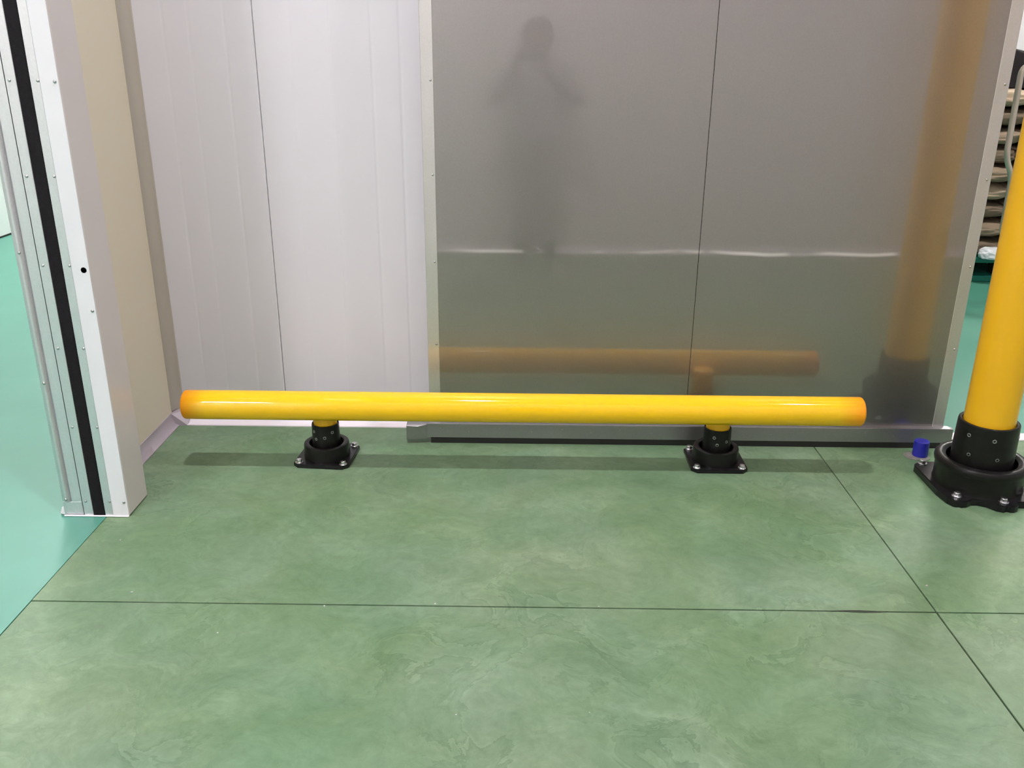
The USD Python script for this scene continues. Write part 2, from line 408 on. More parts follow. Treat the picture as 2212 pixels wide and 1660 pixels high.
wr = thing('wall_right', (X1, 0, 0), 'white panel wall on the right of the hall', None, None, 'structure')
obj('panel', bx(X1, X1 + 0.1, Y0, WB - 0.002, 0, TOP), M['panel'], wr, smooth=False)
we = thing('wall_rear', (1.5, Y0, 0), 'white panel wall of the hall facing the steel door', None, None, 'structure')
obj('panel', bx(X0 - 0.075, X1 + 0.1, Y0 - 0.1, Y0 - 0.001, 0, TOP), M['rear'], we, smooth=False)
ce = thing('ceiling', (1.5, 1, TOP), 'white ceiling of the hall', None, None, 'structure')
obj('panel', bx(X0 - 0.075, X1 + 0.1, Y0 - 0.1, WB + 0.1, TOP + 0.002, TOP + 0.1), M['ceiling'], ce, smooth=False)

# room on the left
wlf = thing('wall_left_far', (-4.14, 4, 0), 'pale far wall of the room on the left', None, None, 'structure')
obj('panel', bx(-4.24, -4.14, -3.5, 9.0, 0.012, 4.7), M['far'], wlf, smooth=False)
obj('base_strip', bx(-4.145, -4.132, -3.5, 9.0, 0.0, 0.012), M['rubber'], wlf, smooth=False)  # thin dark strip along the foot of the wall
wle = thing('wall_left_end', (-2.8, 9.0, 0), 'end wall of the room on the left', None, None, 'structure')
obj('panel', bx(-4.24, -1.3, 9.002, 9.1, 0, 4.7), M['far'], wle, smooth=False)
obj('panel', bx(-4.24, -1.46, -3.6, -3.502, 0, 4.7), M['far'], wle, smooth=False)
wlb = thing('wall_left_side', (-1.36, 6.5, 0), 'dividing wall between the left room and the store room', None, None, 'structure')
obj('panel', bx(-1.46, -1.31, WB + 0.102, 9.0, 0, 4.7), M['far'], wlb, smooth=False)
cl = thing('ceiling_left', (-2.8, 2.5, 4.75), 'ceiling of the room on the left', None, None, 'structure')
obj('panel', bx(-4.24, -1.462, -3.6, 9.1, 4.702, 4.8), M['ceiling'], cl, smooth=False)

# store room behind
wbf = thing('wall_back_far', (3, 9.0, 0), 'pale lilac far wall of the store room', None, None, 'structure')
obj('panel', bx(-1.3, 7.6, 9.002, 9.1, 0, 3.5), M['lilac'], wbf, smooth=False)
wbr = thing('wall_back_right', (7.5, 6, 0), 'side wall of the store room', None, None, 'structure')
obj('panel', bx(7.502, 7.6, WB + 0.1, 9.0, 0, 3.5), M['lilac'], wbr, smooth=False)
obj('panel', bx(X1 + 0.1, 7.5, WB + 0.1, WB + 0.2, 0, 3.5), M['lilac'], wbr, smooth=False)
cb = thing('ceiling_back', (3, 6, 3.5), 'ceiling of the store room', None, None, 'structure')
obj('panel', bx(-1.3, 7.6, WB + 0.102, 9.1, 3.502, 3.6), M['ceiling'], cb, smooth=False)

# cove skirting and corner profile
def cove(depth, height, n=7):
    """Quarter-round cove section (out from the wall, up)."""
    pts = [(0, 0), (depth, 0), (depth, 0.004)]
    for t in np.linspace(0, math.pi / 2, n):
        pts.append((depth - (depth - 0.004) * math.sin(t), 0.004 + (height - 0.004) * (1 - math.cos(t))))
    pts.append((0, height))
    return Polygon(pts)


def run_y(poly, y0, y1, x):
    """Section (a, b) -> x + a, z = b, extruded along y."""
    m = trimesh.creation.extrude_polygon(poly, y1 - y0, engine='earcut')
    v = m.vertices.copy()
    m.vertices = np.column_stack([x + v[:, 0], y0 + v[:, 2], v[:, 1]])
    if m.volume < 0:
        m.invert()
    return m


def run_x(poly, x0, x1, y):
    """Section (a, b) -> y - a, z = b, extruded along x."""
    m = trimesh.creation.extrude_polygon(poly, x1 - x0, engine='earcut')
    v = m.vertices.copy()
    m.vertices = np.column_stack([x0 + v[:, 2], y - v[:, 0], v[:, 1]])
    if m.volume < 0:
        m.invert()
    return m


br_ = thing('baseboard_rear', (1.5, Y0, 0), 'white cove skirting of the wall facing the steel door', None, None, 'structure')
obj('cove', run_x(cove(0.05, 0.055), -1.31, X1, 0.0).apply_transform(np.diag([1, -1, 1, 1])).apply_translation([0, Y0, 0]), M['pvc'], br_)
bb = thing('baseboard_back', (-0.5, WB, 0), 'white cove skirting at the foot of the white wall', None, None, 'structure')
obj('cove', run_x(cove(0.055, 0.055), -1.325, 1.49, WB), M['pvc'], bb)
bl = thing('baseboard_left', (WL, 2.9, 0), 'white cove skirting at the foot of the cream wall', None, None, 'structure')
obj('cove', run_y(cove(0.03, 0.052), 2.656, 3.235, WL), M['pvcshade'], bl)
obj('corner_piece', m3.Manifold.hull_points(np.array([(WL, 3.232, 0), (WL, WB, 0), (-1.322, WB, 0), (WL + .03, 3.232, 0), (-1.322, 3.236, 0), (WL, 3.232, .05), (WL, WB, .055), (-1.322, WB, .055), (WL + .005, 3.232, .05), (-1.322, 3.285, .055), (-1.335, 3.24, .012)])), M['pvcshade'], bl)
obj('screw', screw_head(WL + 0.020, 3.19, 0.016, 0.003, (0.7, 0, 0.7), 0.0012), M['screw'], bl)
obj('screw', screw_head(WL + 0.018, 2.985, 0.019, 0.003, (0.7, 0, 0.7), 0.0012), M['zinc'], bl)
# concave vertical profile in the corner
cp = [(WL, 3.246), (WL + 0.004, 3.246)]
for t in np.linspace(0, math.pi / 2, 7):
    cp.append((WL + 0.033 - 0.030 * math.cos(t), 3.246 + 0.041 * math.sin(t)))
cp += [(WL + 0.036, WB), (WL, WB)]
c2 = thing('trim_2', (WL, WB, 0), 'vertical profile filling the wall corner, coloured taupe for its shade', None, None, 'structure')
obj('profile', extrude(Polygon(cp), TOP - 0.056, 0.0555), M['corner'], c2)

# ---------------------------------------------------------------- jamb of the rapid door on the left
jb = thing('door_1', (-1.35, 2.55, 0), 'rapid door jamb with black brush seal between galvanised strips', None, None, 'structure')
obj('jamb_cover', bx(-1.299, -1.245, 2.496, 2.640, 0.002, TOP - 0.01, 0.004), M['jambside'], jb, label='pale jamb sheet with a white face')
obj('jamb_face', bx(-1.297, -1.2465, 2.4938, 2.4965, 0.004, TOP - 0.02, 0.0006), M['jambwhite'], jb, label='white front face with one black hole')
obj('jamb_core', bx(-1.455, -1.30, 2.520, 2.652, 0.002, TOP - 0.01), M['jambside'], jb)
obj('cover_strip', bx(-1.3235, -1.2975, 2.4955, 2.519, 0.003, TOP - 0.02, 0.001), M['galv'], jb)
obj('cover_strip', bx(-1.3905, -1.3615, 2.4955, 2.519, 0.003, TOP - 0.02, 0.001), M['galv'], jb)
obj('brush_seal', bx(-1.3612, -1.3238, 2.497, 2.518, 0.0015, TOP - 0.02, 0.002), M['brush'], jb, label='black brush seal strip')
obj('dark_gap', bx(-1.394, -1.390, 2.506, 2.519, 0.003, TOP - 0.02), M['rubber'], jb)
# guide channel: plate with a rolled bead and a groove
gp = [(-1.394, 2.519), (-1.394, 2.4985), (-1.425, 2.4985), (-1.4262, 2.504), (-1.4290, 2.504), (-1.4305, 2.498)]
for t in np.linspace(0, math.pi, 9):
    gp.append((-1.4405 + 0.0085 * math.cos(t), 2.4985 - 0.0085 * math.sin(t)))
gp += [(-1.452, 2.4995), (-1.457, 2.502), (-1.457, 2.519)]
obj('guide_channel', extrude(Polygon(gp), TOP - 0.07, 0.05), M['galv'], jb, smooth=25)
obj('guide_foot', bx(-1.456, -1.394, 2.4985, 2.519, 0.002, 0.0495, 0.001), M['galv'], jb)
obj('guide_foot', m3.Manifold.hull_points(np.array([(-1.456, 2.500, .002), (-1.456, 2.512, .002), (-1.472, 2.503, .004), (-1.472, 2.512, .004), (-1.456, 2.500, .03), (-1.456, 2.512, .03), (-1.464, 2.503, .026), (-1.464, 2.512, .026)])), M['pvc'], jb, label='small white flared foot')
obj('sealant_bead', bx(-1.455, -1.246, 2.4895, 2.4965, 0.0005, 0.0045, 0.0015), M['pvc'], jb, smooth=False)
for z in (0.053, 0.310, 0.566, 0.818, 1.071, 1.324, 1.577, 1.83, 2.083):
    obj('screw', screw_head(-1.3795, 2.4955, z, 0.0042), M['screw'], jb)
    obj('screw', screw_head(-1.3025, 2.4955, z, 0.0042), M['screw'], jb)
for z in (0.052, 0.684, 1.322, 1.95):
    obj('screw', screw_head(-1.2565, 2.4938, z, 0.0048), M['screw'], jb)
for z in (0.061, 0.456, 0.856, 1.256, 1.656):
    obj('screw', screw_head(-1.4385, 2.4905, z, 0.0048), M['screw'], jb)
obj('black_hole', lathe([(0, 0), (0.0085, 0), (0.0085, 0.0008), (0, 0.0009)], (-1.2625, 2.4938, 0.806), 20, 'y'), M['hole'], jb).prim
# turn the hole's disc to look out of the face (it is symmetrical)

# ---------------------------------------------------------------- steel sliding door
YD = 3.12
dr = thing('door_2', (0.64, YD, 0), 'stainless steel sliding door parked in front of the white wall', None, None, 'structure')
DT = 2.75
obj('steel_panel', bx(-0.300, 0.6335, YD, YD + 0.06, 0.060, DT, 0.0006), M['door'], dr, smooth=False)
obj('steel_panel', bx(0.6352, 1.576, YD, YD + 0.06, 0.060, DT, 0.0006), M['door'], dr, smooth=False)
obj('seam', bx(0.6325, 0.6365, YD + 0.0015, YD + 0.05, 0.060, DT), M['rubber'], dr, smooth=False)
for x0, x1 in ((-0.341, -0.2985), (1.574, 1.6165)):
    obj('edge_trim', bx(x0, x1, YD - 0.0022, YD + 0.062, 0.070, DT + 0.01, 0.0012), M['alu'], dr, smooth=False, label='pale aluminium edge trim')
for z in (0.391, 0.700, 1.006, 1.317, 1.63, 1.94, 2.25, 2.56):
    obj('screw', screw_head(-0.3085, YD - 0.0022, z, 0.0042), M['screw'], dr)
    obj('screw', screw_head(1.6025, YD - 0.0022, z, 0.0042), M['screw'], dr)
# bottom rail with a rounded top edge
rp = Polygon([(0, 0), (0.026, 0), (0.026, 0.0535), (0.0245, 0.0570), (0.020, 0.0580), (0, 0.0590)])
obj('bottom_rail', run_x(rp, -0.352, 1.634, YD + 0.002).apply_translation([0, 0, 0.0235]), M['railsteel'], dr, smooth=40)
# the rail's end runs on past the door, folded slightly forward
eb = m3.Manifold.hull_points(np.array([(-0.428, YD - 0.034, 0.016), (-0.428, YD + 0.002, 0.016), (-0.352, YD - 0.026, 0.018), (-0.352, YD + 0.002, 0.018), (-0.428, YD - 0.034, 0.073), (-0.428, YD + 0.002, 0.079), (-0.385, YD - 0.034, 0.071), (-0.352, YD - 0.026, 0.076), (-0.352, YD + 0.002, 0.080), (-0.424, YD - 0.022, 0.079), (-0.40, YD - 0.020, 0.079)]))
obj('rail_end_plate', eb, M['railsteel'], dr, smooth=20)
obj('rail_end_plate', bx(1.6342, 1.6475, YD - 0.022, YD + 0.002, 0.016, 0.0795, 0.0015), M['railsteel'], dr, smooth=False)
obj('rubber_sweep', bx(-0.336, 1.612, YD - 0.0235, YD - 0.004, 0.0005, 0.0235), M['rubber'], dr, smooth=False)
for k, x in enumerate(np.arange(-0.30, 1.62, 0.115)):
    obj('rivet', screw_head(x + 0.006 * math.sin(5 * k), YD - 0.024, 0.061 - 0.012 * (k % 2), 0.0022, h=0.0010), M['screw'], dr)

# ---------------------------------------------------------------- low yellow guard rail on two feet
gr = thing('guard_rail', (0.01, 2.957, 0), 'low horizontal yellow guard rail bolted to the floor on two black feet', 'guard rail')
RX0, RX1, RY, RZ, RR = -1.173, 1.193, 2.865, 0.2415, 0.0515
L = RX1 - RX0
prof = [(0, 0), (RR - 0.010, 0)] + [(RR - 0.010 + 0.010 * math.sin(t), 0.010 - 0.010 * math.cos(t)) for t in np.linspace(0.2, math.pi / 2, 6)]
prof = prof + [(r, L - z) for r, z in prof[::-1]]
# longer straight runs get rings so that shading stays even
mid = [(RR, z) for z in np.linspace(0.05, L - 0.05, 24)]
prof = prof[:8] + mid + prof[8:]
obj('rail', lathe(prof, (RX0, RY, RZ), 72, 'x'), M['rail'], gr, smooth=40)
feet = [(-0.705, -4.5, (-49.9, -83.6, -123.5, -133.0), (0.116, 0.098, 0.090, 0.118), (1, 1, 1, 0)), (0.721, 0.0, (-114.0, -99.8, -59.0, 70.0), (0.114, 0.0875, 0.098, 0.1), (1, 1, 0, 1))]
PY = 2.957
for fx, rot, degs, zs, seen in feet:
    # base plate with clipped corners and bolt slots at its rim
    h, c = 0.101, 0.020
    pl = Polygon([(-h + c, -h), (h - c, -h), (h, -h + c), (h, h - c), (h - c, h), (-h + c, h), (-h, h - c), (-h, -h + c)]).buffer(-0.004).buffer(0.004)
    pm = trimesh.util.concatenate([extrude(pl, 0.011, 0.0008), extrude(pl.buffer(-0.0025), 0.0022, 0.0118)])
    pm.apply_transform(trimesh.transformations.rotation_matrix(math.radians(rot), [0, 0, 1]))
    pm.apply_translation([fx, PY, 0])
    bp = obj('base_plate', pm, M['castgloss'], gr)
    ca, sa = math.cos(math.radians(rot)), math.sin(math.radians(rot))
    for (ux, uy) in ((-0.0805, -0.0805), (0.0805, -0.0805), (0.0805, 0.0805), (-0.0805, 0.0805)):
        obj('bolt', hex_bolt(fx + ca * ux - sa * uy, PY + sa * ux + ca * uy, 0.014, random.uniform(0, 1)), M['zinc'], bp, smooth=25)
    # cup with a thick rolled lip, open inside
    obj('cup', lathe([(0, 0.0135), (0.0835, 0.0135), (0.0825, 0.022), (0.082, 0.034), (0.082, 0.056), (0.0805, 0.0625), (0.076, 0.0655), (0.067, 0.0655), (0.0625, 0.0635), (0.0605, 0.058), (0.060, 0.030), (0, 0.030)], (fx, PY, 0), 64), M['cast'], gr, smooth=35)
    co = obj('collar', lathe([(0, 0.0295), (0.052, 0.0295), (0.0505, 0.060), (0.0492, 0.134), (0.0480, 0.1395), (0.0455, 0.1405), (0.0440, 0.1385), (0.0436, 0.130), (0, 0.130)], (fx, PY, 0), 64), M['cast'], gr, smooth=35)
    for d, z in zip(degs, zs):
        obj('grub_screw', socket_screw(fx, PY, 0.0496, d, z), M['darkscrew'], co)
    obj('post', lathe([(0, 0.129), (0.0425, 0.129), (0.0425, 0.232), (0.0405, 0.241), (0.034, 0.248), (0.022, 0.2525), (0, 0.2540)], (fx, PY, 0), 48), M['yellow'], gr, smooth=40)

# ---------------------------------------------------------------- tall yellow bollard on the right
BX, BY = 1.587, 2.770
bo = thing('bollard', (BX, BY, 0), 'tall thick yellow bollard in a big black cast base at the right edge', 'bollard')
out = Polygon([(-0.163, 0.125), (-0.155, 0.142), (-0.135, 0.155), (-0.105, 0.160), (0.12, 0.160), (0.15, 0.15), (0.163, 0.12), (0.163, -0.10), (0.150, -0.150), (0.095, -0.150), (0.063, -0.150), (0.056, -0.172), (0.040, -0.181), (0.004, -0.181), (-0.014, -0.172), (-0.034, -0.146), (-0.058, -0.133), (-0.080, -0.134), (-0.100, -0.148), (-0.122, -0.153), (-0.142, -0.144), (-0.154, -0.120), (-0.163, -0.06)]).buffer(-0.006).buffer(0.012).buffer(-0.006)
for nx, ny in ((-0.128, -0.157), (0.018, -0.186)):
    out = out.difference(Point(nx, ny).buffer(0.010))
pm = trimesh.util.concatenate([extrude(out, 0.020, 0.001), extrude(out.buffer(-0.003), 0.003, 0.021)])
pm.apply_translation([BX, BY, 0])
bp = obj('base_plate', pm, M['castgloss'], bo)
for ux, uy in ((-0.127, 0.142), (-0.119, -0.110), (0.018, -0.148), (0.125, -0.112), (0.125, 0.125)):
    obj('bolt', hex_bolt(BX + ux, BY + uy, 0.024, random.uniform(0, 1), 1.12), M['zinc'], bp, smooth=25)
obj('cup', lathe([(0, 0.0235), (0.1435, 0.0235), (0.1415, 0.030), (0.141, 0.045), (0.1415, 0.084), (0.1455, 0.092), (0.148, 0.102), (0.147, 0.112), (0.142, 0.119), (0.133, 0.122), (0.120, 0.1205), (0.112, 0.115), (0.109, 0.106), (0.108, 0.06), (0, 0.06)], (BX, BY, 0), 96), M['cast'], bo, smooth=35)
co = obj('collar', lathe([(0, 0.0595), (0.1005, 0.0595), (0.0985, 0.11), (0.0955, 0.246), (0.0940, 0.2535), (0.0905, 0.2555), (0.0835, 0.2540), (0.0815, 0.248), (0.0812, 0.235), (0, 0.235)], (BX, BY, 0), 96), M['cast'], bo, smooth=35)
for d, z in ((-151, 0.2185), (-103.3, 0.216), (-144, 0.1525), (-91.4, 0.150), (-40, 0.217), (20, 0.216)):
    obj('grub_screw', socket_screw(BX, BY, 0.0965, d, z, 0.0068), M['darkscrew'], co)
obj('post', lathe([(0, 0.2345), (0.080, 0.2345), (0.080, 2.32), (0.078, 2.355), (0.066, 2.385), (0.04, 2.402), (0, 2.407)], (BX, BY, 0), 96), M['yellow'], bo, smooth=40)

# ---------------------------------------------------------------- blue cap by the door's right end
ft = thing('floor_guide', (1.502, 3.028, 0), 'bright blue plastic cap on the floor before the right end of the steel door', 'floor guide')
obj('cap', lathe([(0, 0.003), (0.0265, 0.003), (0.0275, 0.006), (0.0272, 0.056), (0.0262, 0.0605), (0.0235, 0.062), (0, 0.0625)], (1.502, 3.028, 0), 40), M['blue'], ft, smooth=35)
obj('foot_plate', extrude(Point(1.478, 3.022).buffer(0.036).union(Point(1.500, 3.016).buffer(0.033)), 0.0025, 0.0006), M['stain'], ft, label='thin dirty grey plate under the cap')

# ---------------------------------------------------------------- store room: pallet, sacks, trolley frame
PX0, PX1, PY0, PY1 = 2.62, 3.82, 5.80, 6.80
pa = thing('pallet', (3.2, 6.3, 0), 'dark teal plastic pallet under the stacked paper sacks', 'pallet')
for k in range(5):
    y = PY0 + k * (1.0 - 0.12) / 4
    obj('deck_board', bx(PX0, PX1, y, y + 0.12, 0.126, 0.158, 0.004), M['teal'], pa, smooth=False)
for x in (PX0, 3.15, PX1 - 0.14):
    obj('runner', bx(x, x + 0.14, PY0, PY1, 0.0008, 0.042, 0.004), M['teal'], pa, smooth=False)
obj('runner', bx(PX0 + 0.1405, 3.1495, PY0, PY0 + 0.12, 0.0008, 0.040, 0.004), M['teal'], pa, smooth=False)
obj('runner', bx(3.2905, PX1 - 0.1405, PY0, PY0 + 0.12, 0.0008, 0.040, 0.004), M['teal'], pa, smooth=False)
for x in (PX0 + 0.01, 3.16, PX1 - 0.13):
    for y in (PY0 + 0.01, 6.24, PY1 - 0.13):
        obj('block', bx(x, x + 0.12, y, y + 0.12, 0.041, 0.1265), M['rubber'], pa, smooth=False, label='black spacer block')
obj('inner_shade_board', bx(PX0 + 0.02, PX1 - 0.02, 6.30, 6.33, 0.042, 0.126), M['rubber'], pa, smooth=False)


def pillow(w, d, h, seed):
    """A filled paper sack: a soft rounded block with slumped, creased sides."""
    m = trimesh.creation.icosphere(4)
    v = m.vertices / np.linalg.norm(m.vertices, axis=1, keepdims=True)
    p = np.array([7.0, 7.0, 3.2])
    a = np.abs(v) + 1e-9
    lo, hi = np.zeros(len(v)), np.full(len(v), 3.0)          # radius at which sum(|r v|^p) = 1
    for _ in range(40):
        r = (lo + hi) / 2
        over = ((r[:, None] * a) ** p).sum(1) > 1
        hi, lo = np.where(over, r, hi), np.where(over, lo, r)
    v = v * lo[:, None]
    q = v * [3.0, 4.0, 1.6] + seed * 3.7
    n = meshkit.noise(q, seed) - 0.5 + 0.6 * (meshkit.noise(q * 2.7, seed + 3) - 0.5)
    out = v * (np.array([w, d, h]) / 2)
    out[:, 2] += 0.16 * h * n * (1 - np.abs(v[:, 2]) * 0.4)
    out[:, :2] += v[:, :2] * (0.022 * n)[:, None]
    m.vertices = out
    return m


ORD = ['lowest', 'second', 'third', 'fourth', 'fifth', 'sixth', 'seventh', 'eighth', 'ninth and topmost']
tone = ['sackdark', 'sack', 'sackdark', 'sacklight', 'sack', 'sackdark', 'sack', 'sackdark', 'sacklight']
z = 0.1585
HS = 0.118
for k in range(9):
    for c in range(2):
        w = 0.565 + RNG.uniform(-0.01, 0.01)
        m = pillow(w, 0.92, HS, 10 * k + c + 1)
        lo, hi = m.bounds[0][2], m.bounds[1][2]
        m.vertices[:, 2] = (m.vertices[:, 2] - lo) * (HS - 0.001) / (hi - lo)
        m.apply_transform(trimesh.transformations.rotation_matrix(RNG.uniform(-0.008, 0.008), [0, 0, 1]))
        m.apply_translation([2.925 + 0.60 * c + RNG.uniform(-0.006, 0.006), 6.29 + RNG.uniform(-0.025, 0.025), z])
        mm = M[tone[k]] if c == 0 else M[tone[(k + 4) % 9]]
        side = 'left' if c == 0 else 'right'
        o = obj('paper_sack', m, mm, smooth=True)
        tag(o, f'{"pale" if (tone[k] if c == 0 else tone[(k + 4) % 9]) == "sacklight" else "brown"} paper sack, {ORD[k]} from below in the pile\'s {side} column', 'sack', 'paper sacks piled on the teal pallet')
    z += HS
TOPZ = z
def lumpy(cx, cy, cz, sx, sy, sz, seed, amp=0.25):
    m = trimesh.creation.icosphere(4)
    v = m.vertices
    n = meshkit.noise(v * 2.2 + 7, seed) - 0.5 + 0.5 * (meshkit.noise(v * 5.1 + 3, seed + 1) - 0.5)
    v = v * (1 + amp * n)[:, None]
    v = np.sign(v) * np.abs(v) ** 0.8
    v[:, 2] = np.maximum(v[:, 2], -0.6)
    m.vertices = v * [sx, sy, sz] + [cx, cy, cz]
    return m


o = obj('white_bag', lumpy(3.075, 5.735, 0.0, 0.085, 0.06, 0.045, 3).apply_translation([0, 0, 0.200]), M['whitebag'], smooth=True)
tag(o, 'crumpled white plastic bag low at the front of the sack pile', 'bag')
o = obj('black_sheet', m3.Manifold.hull_points(np.array([(2.75, 6.0, TOPZ + .001), (3.75, 6.0, TOPZ + .001), (2.75, 6.6, TOPZ + .001), (3.75, 6.6, TOPZ + .001), (2.80, 6.08, 1.53), (3.0, 6.05, 1.48), (3.7, 6.1, 1.34), (2.85, 6.5, 1.52), (3.7, 6.5, 1.34)])).refine(5), M['blackbag'], smooth=40)
tag(o, 'black plastic sheet bundle with a sloping top on top of the sack pile', 'sheet')

tr = thing('trolley', (2.9, 4.9, 0), 'stainless steel trolley frame with a kinked tube in front of the sacks', 'trolley')
hoop = bend([(3.40, 4.90, 1.365), (2.588, 4.90, 1.365), (2.597, 4.90, 0.90), (2.650, 4.90, 0.795), (2.655, 4.90, 0.47), (3.40, 4.90, 0.47)], 0.05)
obj('side_hoop', tube(hoop, 0.0155), M['chrome'], tr, smooth=50)
obj('side_hoop', tube(bend([(3.40, 4.90, 1.365), (3.45, 4.90, 1.30), (3.45, 4.90, 0.10)], 0.04), 0.0155), M['chrome'], tr, smooth=50)
obj('platform', bx(2.86, 3.48, 4.45, 4.93, 0.445, 0.465, 0.004), M['chrome'], tr, smooth=False)
for x in (2.88, 3.45):
    for y in (4.47, 4.90):
        if not (x > 3 and y > 4.8):
            obj('leg', tube([(x, y, 0.10), (x, y, 0.455)], 0.014), M['chrome'], tr, smooth=50)
        obj('caster', lathe([(0, -0.015), (0.046, -0.015), (0.05, -0.010), (0.05, 0.010), (0.046, 0.015), (0, 0.015)], (x, y, 0.0505), 28, 'x'), M['rubber'], tr, smooth=40)

# ---------------------------------------------------------------- lamps
def high_bay(x, y, label, glow='hall_glow'):
    t = thing('ceiling_light', (x, y, 5.0), label, 'ceiling light', 'round ceiling lamps of the hall')
    obj('housing', lathe([(0, 0.002), (0.096, 0.002), (0.10, -0.006), (0.106, 0.0), (0.15, 0.03), (0.14, 0.06), (0.09, 0.11), (0.02, 0.115), (0.012, 0.2), (0, 0.2)], (x, y, 5.0), 40), M['housing'], t)
    d = trimesh.creation.cylinder(0.092, 0.003, sections=32)
    d.apply_translation([x, y, 4.9995])
    obj('diffuser', d, M[glow], t, smooth=False)


high_bay(-0.38, 1.60, 'round ceiling lamp over the middle of the yellow rail')
high_bay(2.50, 1.57, 'round ceiling lamp over the right end of the hall', 'hall_glow_dim')


def flat_lamp(x, y, z, m, label, w=0.6, d=0.6, group=None):
    t = thing('panel_light', (x, y, z), label, 'ceiling light', group)
    obj('frame', [bx(x - w / 2 - 0.02, x + w / 2 + 0.02, y - d / 2 - 0.02, y + d / 2 + 0.02, z + 0.012, z + 0.05), bx(x - w / 2 - 0.02, x - w / 2, y - d / 2 - 0.02, y + d / 2 + 0.02, z, z + 0.012), bx(x + w / 2, x + w / 2 + 0.02, y - d / 2 - 0.02, y + d / 2 + 0.02, z, z + 0.012)], M['housing'], t, smooth=False)
    obj('diffuser', bx(x - w / 2 + 0.0005, x + w / 2 - 0.0005, y - d / 2, y + d / 2, z + 0.004, z + 0.0115), M[m], t, smooth=False)


flat_lamp(-3.20, -2.20, 4.60, 'side_glow', 'flat lamp of the left room nearest the opening', 0.8, 0.8)
flat_lamp(-3.20, 6.6, 4.60, 'added_glow_far', 'added flat lamp lighting the far end of the left room')  # unseen lamp, added to brighten the far wall and the mint floor
flat_lamp(2.9, 4.6, 3.45, 'added_store_glow', 'added flat lamp lighting the store room before the sacks')  # unseen lamp, added to light the store room
flat_lamp(4.4, 7.6, 3.45, 'added_store_glow', 'added flat lamp lighting the far wall of the store room')  # unseen lamp, added to brighten the lilac wall

# ---------------------------------------------------------------- crumbs on the floor
cr = []
for x, y in [(-1.213, 2.348), (-1.064, 2.074), (-0.769, 1.897), (-0.222, 2.037), (0.221, 2.034), (-0.135, 1.608), (0.167, 1.622), (1.157, 2.155), (-0.52, 2.02)]:
    s = RNG.uniform(0.0014, 0.0027)
    b = trimesh.creation.icosphere(1, s)
    b.vertices = b.vertices * RNG.uniform(0.7, 1.5, 3) + [x, y, 0]
    b.vertices[:, 2] = np.abs(b.vertices[:, 2]) * 0.8 + 0.0002
    cr.append(b)
o = obj('floor_crumbs', cr, M['crumb'], smooth=False)
tag(o, 'tiny white crumbs scattered on the green floor', 'debris', None, 'stuff')

# ---------------------------------------------------------------- the photographer, seen only as a dim reflection in the steel door
PHX = 0.10
J = {}
def j(name, x, y, z, r):
    J[name] = (np.array([x, y, z], float), r)


j('pel', PHX, -0.215, 0.88, .135); j('hipL', PHX - .085, -0.215, 0.85, .095); j('hipR', PHX + .085, -0.215, 0.85, .095)
j('kneL', PHX - .095, -0.195, 0.46, .056); j('kneR', PHX + .095, -0.195, 0.46, .056)
j('ankL', PHX - .10, -0.215, 0.085, .038); j('ankR', PHX + .10, -0.215, 0.085, .038)
j('waist', PHX, -0.215, 1.02, .115); j('chest', PHX, -0.215, 1.20, .125); j('chestL', PHX - .08, -0.215, 1.22, .105); j('chestR', PHX + .08, -0.215, 1.22, .105)
j('shL', PHX - .165, -0.215, 1.275, .060); j('shR', PHX + .165, -0.215, 1.275, .062)
j('neck', PHX, -0.215, 1.36, .056); j('skull0', PHX, -0.215, 1.44, .058)
j('elL', PHX - .285, -0.135, 1.115, .042); j('elR', PHX + .285, -0.135, 1.115, .042)
j('wrL', -0.055, -0.095, 1.300, .027); j('wrR', 0.170, -0.095, 1.300, .027)


def sph(p, r, n=20):
    return m3.Manifold.sphere(r, n).translate(tuple(map(float, p)))


def bone(*names, grow=0.0, scale=1.0):
    return m3.Manifold.batch_hull([sph(J[n][0], J[n][1] * scale + grow) for n in names])


def smoothed(man, edge, it=12):
    m = tm(man.refine_to_length(edge))
    m = trimesh.Trimesh(m.vertices, m.faces, process=True)
    trimesh.smoothing.filter_taubin(m, iterations=it)
    return m


def chain(pts, radii):
    return [m3.Manifold.batch_hull([sph(a, ra, 12), sph(b, rb, 12)]) for a, b, ra, rb in zip(pts[:-1], pts[1:], radii[:-1], radii[1:])]


def union(parts):
    o = parts[0]
    for p in parts[1:]:
        o = o + p
    return o


# phone: local axes of the camera (right, up, forward), its lens at the camera's place
def ph(a, b, c):
    return np.array(EYE) + _r * a + _u * b + _f * c


hands = []
for s, wr in ((-1, 'wrL'), (1, 'wrR')):
    ex = -0.018 if s < 0 else 0.130                      # the phone's end that this hand holds
    palm_c = ph(ex + s * 0.020, -0.045, -0.045)
    w = J[wr][0]
    knuck = [ph(ex + s * (0.026 - 0.002 * k), 0.008 - 0.020 * k, -0.030) for k in range(4)]
    hands.append(m3.Manifold.batch_hull([sph(w, .025, 14), sph(palm_c, .016, 12)] + [sph(q, .010, 12) for q in knuck]))
    for k, q in enumerate(knuck):
        ln = (0.034, 0.038, 0.035, 0.028)[k]
        a = q + _r * (-s * 0.012) + _f * 0.001
        b = a + _r * (-s * ln * 0.45) + _f * 0.001
        cfin = b + _r * (-s * ln * 0.35) - _f * 0.002 - _u * 0.004
        hands += chain([q, a, b, cfin], [.0092, .0085, .0080, .0072])
    th0 = palm_c + _r * (-s * 0.006) - _f * 0.008
    hands += chain([th0, ph(ex - s * 0.010, -0.034, -0.034), ph(ex - s * 0.030, -0.020, -0.026)], [.0125, .0100, .0085])

